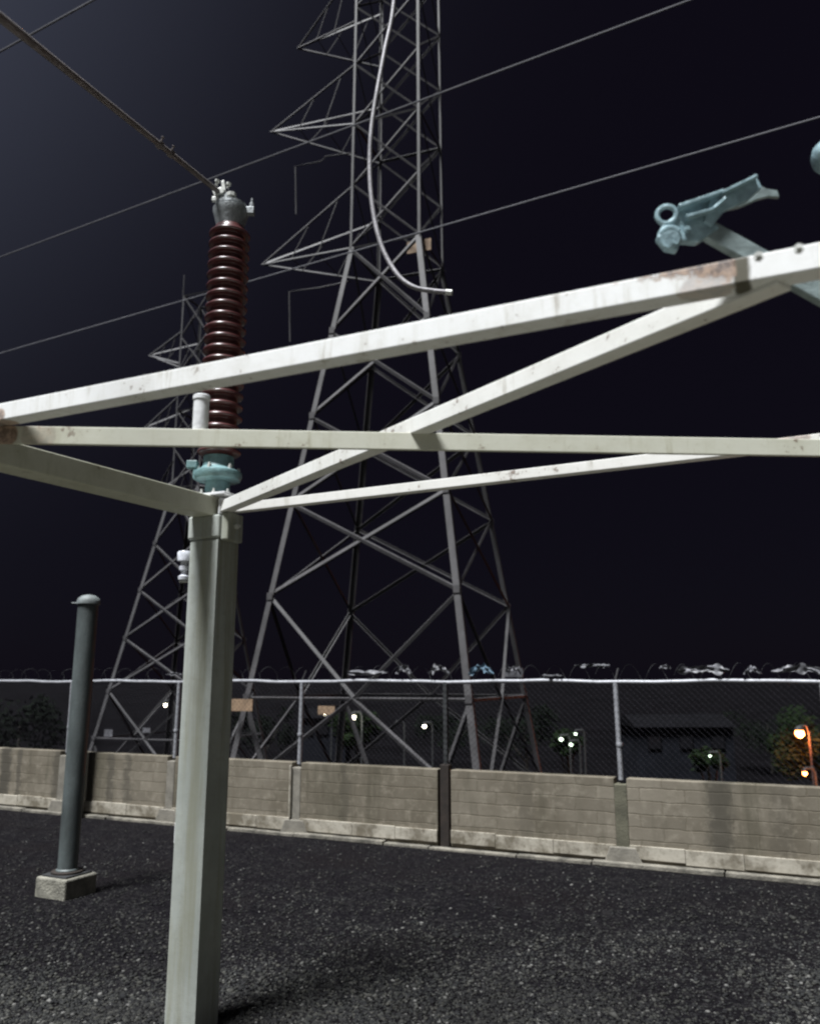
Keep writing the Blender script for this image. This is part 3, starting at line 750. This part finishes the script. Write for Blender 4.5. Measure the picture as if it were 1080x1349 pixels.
obj('dome', MB().lathe([(.006, -.04), (.03, -.036), (.048, -.02), (.055, 0), (.056, .012), (.05, .02), (.044, .024), (.044, .12)], ci, (.8, -.15, .35), n=32), M['switch'], cc, smooth=True)
obj('collar', MB().lathe([(.056, .10), (.06, .105), (.06, .125), (.05, .13), (.03, .3)], ci, (.8, -.15, .35), n=32), M['switch_dark'], cc, smooth=True)

# ------------------------------------------------------------------ far things beyond the wall
def leaves(n, c, rad, size, clumps, seed):
    rnd = random.Random(seed); m = MB()
    cs = []
    for k in range(clumps):
        a = rnd.uniform(0, 6.28); e_ = rnd.uniform(-.5, 1)
        rr = rnd.uniform(.35, .95)
        cs.append((V((math.cos(a)*rad[0]*rr, math.sin(a)*rad[1]*rr, e_*rad[2]*.8)), rnd.uniform(.25, .5)))
    for k in range(n):
        cc_, r_ = rnd.choice(cs)
        d = V((rnd.gauss(0, 1), rnd.gauss(0, 1), rnd.gauss(0, 1))).normalized()*(rnd.random()**.4)
        p = V(c)+cc_+V((d.x*rad[0]*r_, d.y*rad[1]*r_, d.z*rad[2]*r_))
        a = V((rnd.gauss(0, 1), rnd.gauss(0, 1), rnd.gauss(0, .6))).normalized(); b = a.orthogonal().normalized()
        s = size*rnd.uniform(.6, 1.4)
        m.add([p-a*s, p-b*s*.45, p+a*s, p+b*s*.45], [(0, 1, 2, 3)])
    return m
def tree(px, py, Y, w, hgt, label, mat='leaf', seed=1, n=1600):
    top = P(px, py, Y); gz = ground_z(top.x, Y)
    rt = thing('bushy_tree', V((top.x, Y, gz)), label, 'tree', 'trees beyond the fence')
    c = V((top.x, Y, top.z-hgt/2))
    obj('trunk', MB().tube([(top.x, Y, gz-.2), (top.x+.1, Y, (gz+c.z)/2), (top.x-.05, Y+.1, c.z+hgt*.2)], .16, 8, r1=.05)
        .tube([(top.x+.05, Y, (gz+c.z)/2), (top.x+w*.25, Y, c.z+hgt*.1)], .07, 6, r1=.03).tube([(top.x+.05, Y, (gz+c.z)/2), (top.x-w*.25, Y+.2, c.z)], .07, 6, r1=.03), M['bark'], rt, smooth=True)
    obj('crown', leaves(n, c, (w/2, w/2, hgt/2), .14, 16, seed), M[mat], rt)
tree(470, 940, 44, 2.6, 2.0, 'small tree lit by the brightest white lamp beyond the fence', 'leaf_lit', 3)
tree(746, 964, 46, 1.7, 1.5, 'small tree with bright lamps shining among its leaves', 'leaf_lit', 5)
tree(932, 988, 40, 1.8, 1.2, 'low bushy tree in front of the dim house', 'leaf_lit', 8, 1000)
tree(1066, 930, 43, 4.5, 4.2, 'added tree catching the glow of the orange street lamp', 'leaf_lit', 9, 3800)  # added to catch orange light, in place of the lamp's halo
tree(690, 930, 60, 5.5, 4.0, 'dark broad tree behind the right foot of the near tower', 'leaf', 12)
tree(590, 936, 70, 6.0, 4.0, 'dark tree seen between the legs of the near tower', 'leaf', 14)
tree(30, 915, 40, 4.0, 4.5, 'tall dark tree at the left end of the fence', 'leaf', 21)
tree(345, 930, 62, 5.0, 4.0, 'dark tree between the two lattice towers', 'leaf', 23)
tree(1010, 935, 75, 7.0, 4.5, 'dark tree mass behind the dim house', 'leaf', 25)

def house(px0, px1, pyt, pyb, Y, dep, label):
    a = P(px0, pyb, Y); b = P(px1, pyb, Y); top = P(px0, pyt, Y).z
    gz = min(ground_z(a.x, Y), ground_z(b.x, Y))-.3; w = b.x-a.x; cx = (a.x+b.x)/2
    rt = thing('small_house', V((cx, Y, gz)), label, 'house', 'houses beyond the fence')
    obj('wall', MB().box((cx, Y+dep/2, (gz+top)/2), (w/2, 0, 0), (0, dep/2, 0), (0, 0, (top-gz)/2)), M['house'], rt)
    q = [(cx-w/2-.3, Y-.3, top), (cx+w/2+.3, Y-.3, top), (cx+w/2+.3, Y+dep+.3, top), (cx-w/2-.3, Y+dep+.3, top), (cx-w/2-.3, Y+dep/2, top+.8), (cx+w/2+.3, Y+dep/2, top+.8)]
    obj('roof', MB().add(q, [(0,3,2,1),(0,1,5,4),(2,3,4,5),(0,4,3),(1,2,5)]), M['roof'], rt)
    for k in range(3):
        x = cx-w/2+w*(k+.5)/3
        f = obj('window', MB().box((x, Y-.03, top-1.1), (.5, 0, 0), (0, .05, 0), (0, 0, .5)), M['roof'], rt)
        obj('pane', MB().box((x, Y-.09, top-1.1), (.42, 0, 0), (0, .012, 0), (0, 0, .42)), M['window'], f)
house(842, 968, 958, 1000, 62, 5, 'dim grey blue house in the dark behind the right fence bay')
house(395, 455, 946, 990, 80, 6, 'dim small house left of the bright white lamp')

M['lw'] = emissive('white_lamp', (1, .93, .72), 12)
M['lg'] = emissive('greenish_lamp', (.75, 1, .72), 4)
M['lo'] = emissive('orange_lamp', (1, .24, .05), 18)
def lamp(px, py, Y, r, mat, label, power, colr):
    p = P(px, py, Y); gz = ground_z(p.x, Y)
    rt = thing('street_lamp', V((p.x+.35, Y, gz)), label, 'street lamp', 'lit lamps beyond the fence')
    obj('lamp_post', MB().tube([(p.x+.45, Y, gz-.2), (p.x+.45, Y, p.z+.05), (p.x+.35, Y, p.z+r+.12), (p.x, Y, p.z+r+.1)], .05, 8), M['darkpost'], rt, smooth=True)
    obj('lamp_hood', MB().lathe([(r*1.05, r*.55), (r*.95, r*.9), (r*.4, r+.12)], p, n=16), M['darkpost'], rt, smooth=True)
    obj('bulb', MB().lathe([(r*.05, -r*.95), (r*.5, -r*.8), (r*.85, -r*.45), (r*.95, 0), (r*.8, r*.5), (r*.4, r*.7)], p, n=16), M[mat], rt, smooth=True)
    if power:
        li = bpy.data.lights.new('lamp_light', 'POINT'); li.energy = power; li.color = colr; li.shadow_soft_size = .15
        lo = bpy.data.objects.new('lamp_light', li); COL.objects.link(lo); lo.parent = rt
        lo.location = V((p.x, Y-.35, p.z-.25))-V(rt.location)
lamp(465, 945, 42, .135, 'lw', 'brightest white lamp beyond the fence, seen under the near tower', 22, (1, 1, .8))
lamp(522, 955, 48, .085, 'lw', 'small white lamp left of a twin one under the near tower', 0, None)
lamp(559, 957, 48, .10, 'lw', 'small white lamp nearest the front leg of the near tower', 0, None)
lamp(218, 929, 40, .085, 'lw', 'small white lamp beside the concrete column under the far tower', 0, None)
lamp(428, 941, 55, .06, 'lw', 'faint white lamp just right of the slim fence post', 0, None)
lamp(739, 974, 44, .10, 'lg', 'larger greenish lamp at the left of the lamp trio', 7, (.8, 1, .7))
lamp(758, 967, 44.5, .075, 'lg', 'greenish lamp highest of the lamp trio', 0, None)
lamp(752, 981, 43.5, .085, 'lg', 'greenish lamp lowest of the lamp trio', 0, None)
lamp(935, 996, 39, .055, 'lg', 'tiny greenish lamp low in front of the dim house', 4, (.7, 1, .6))
lamp(1053, 966, 41, .22, 'lo', 'bright orange street lamp at the right end of the fence', 420, (1, .20, .045))
lamp(1060, 1019, 36, .10, 'lo', 'low small orange lamp just above the wall', 40, (1, .25, .06))

# ------------------------------------------------------------------ light and sky
EL = R(67); az = math.atan2(cn.x, cn.y)
Lh = Matrix.Rotation(R(-17), 3, 'Z') @ cn
if Lh.x > cn.x: Lh = Matrix.Rotation(R(17), 3, 'Z') @ cn
Ld = V((Lh.x*math.cos(EL), Lh.y*math.cos(EL), math.sin(EL)))
sun = bpy.data.lights.new('sun', 'SUN'); sun.energy = 5.0; sun.angle = R(14); sun.color = (.965, .985, 1)
so = bpy.data.objects.new('sun', sun); COL.objects.link(so); so.rotation_euler = Ld.to_track_quat('Z', 'Y').to_euler(); so.location = Ld*30

w = bpy.data.worlds.new('World'); S.world = w; w.use_nodes = True; nt = w.node_tree; bg = nt.nodes['Background']
sky = nt.nodes.new('ShaderNodeTexSky'); sky.sky_type = 'NISHITA'; sky.sun_disc = False
sky.sun_elevation = EL; sky.sun_rotation = math.atan2(Ld.x, Ld.y)
tc = nt.nodes.new('ShaderNodeTexCoord')
def vm(op, a, b):
    x = nt.nodes.new('ShaderNodeVectorMath'); x.operation = op
    for i, q in enumerate((a, b)):
        if isinstance(q, (tuple, Vector)): x.inputs[i].default_value = q
        else: nt.links.new(q, x.inputs[i])
    return x
def mt(op, a, b):
    x = nt.nodes.new('ShaderNodeMath'); x.operation = op
    for i, q in enumerate((a, b)):
        if isinstance(q, (int, float)): x.inputs[i].default_value = q
        else: nt.links.new(q, x.inputs[i])
    return x.outputs[0]
gd = V((-.66, .30, .69)).normalized()
dt = vm('DOT_PRODUCT', tc.outputs['Generated'], tuple(gd)).outputs['Value']
gl = mt('POWER', mt('MAXIMUM', dt, 0), 9.0)
c1_ = vm('SCALE', (1, 1, 1), (0, 0, 0)); c1_.inputs[0].default_value = (.048, .055, .077); nt.links.new(gl, c1_.inputs['Scale'])
c2w = vm('SCALE', sky.outputs[0], (0, 0, 0)); c2w.inputs['Scale'].default_value = .00016
sm = vm('ADD', c1_.outputs[0], c2w.outputs[0]); # glow of the floodlit yard, high behind the photographer
d2 = vm('DOT_PRODUCT', tc.outputs['Generated'], tuple(V((-.3, -.75, .6)).normalized())).outputs['Value']
c3 = vm('SCALE', (.085, .088, .09), (0, 0, 0)); nt.links.new(mt('POWER', mt('MAXIMUM', d2, 0), 2.0), c3.inputs['Scale'])
sm = vm('ADD', sm.outputs[0], c3.outputs[0])
sm2 = vm('ADD', sm.outputs[0], (.0021, .0016, .0034))
nt.links.new(sm2.outputs[0], bg.inputs['Color']); bg.inputs['Strength'].default_value = 1.0

S.view_settings.view_transform = 'Standard'; S.view_settings.look = 'None'; S.view_settings.exposure = 0.85; S.view_settings.gamma = 1
S.view_settings.use_curve_mapping = False
S.render.engine = 'CYCLES'
S.cycles.filter_width = 2.3
S.cycles.max_bounces = 6
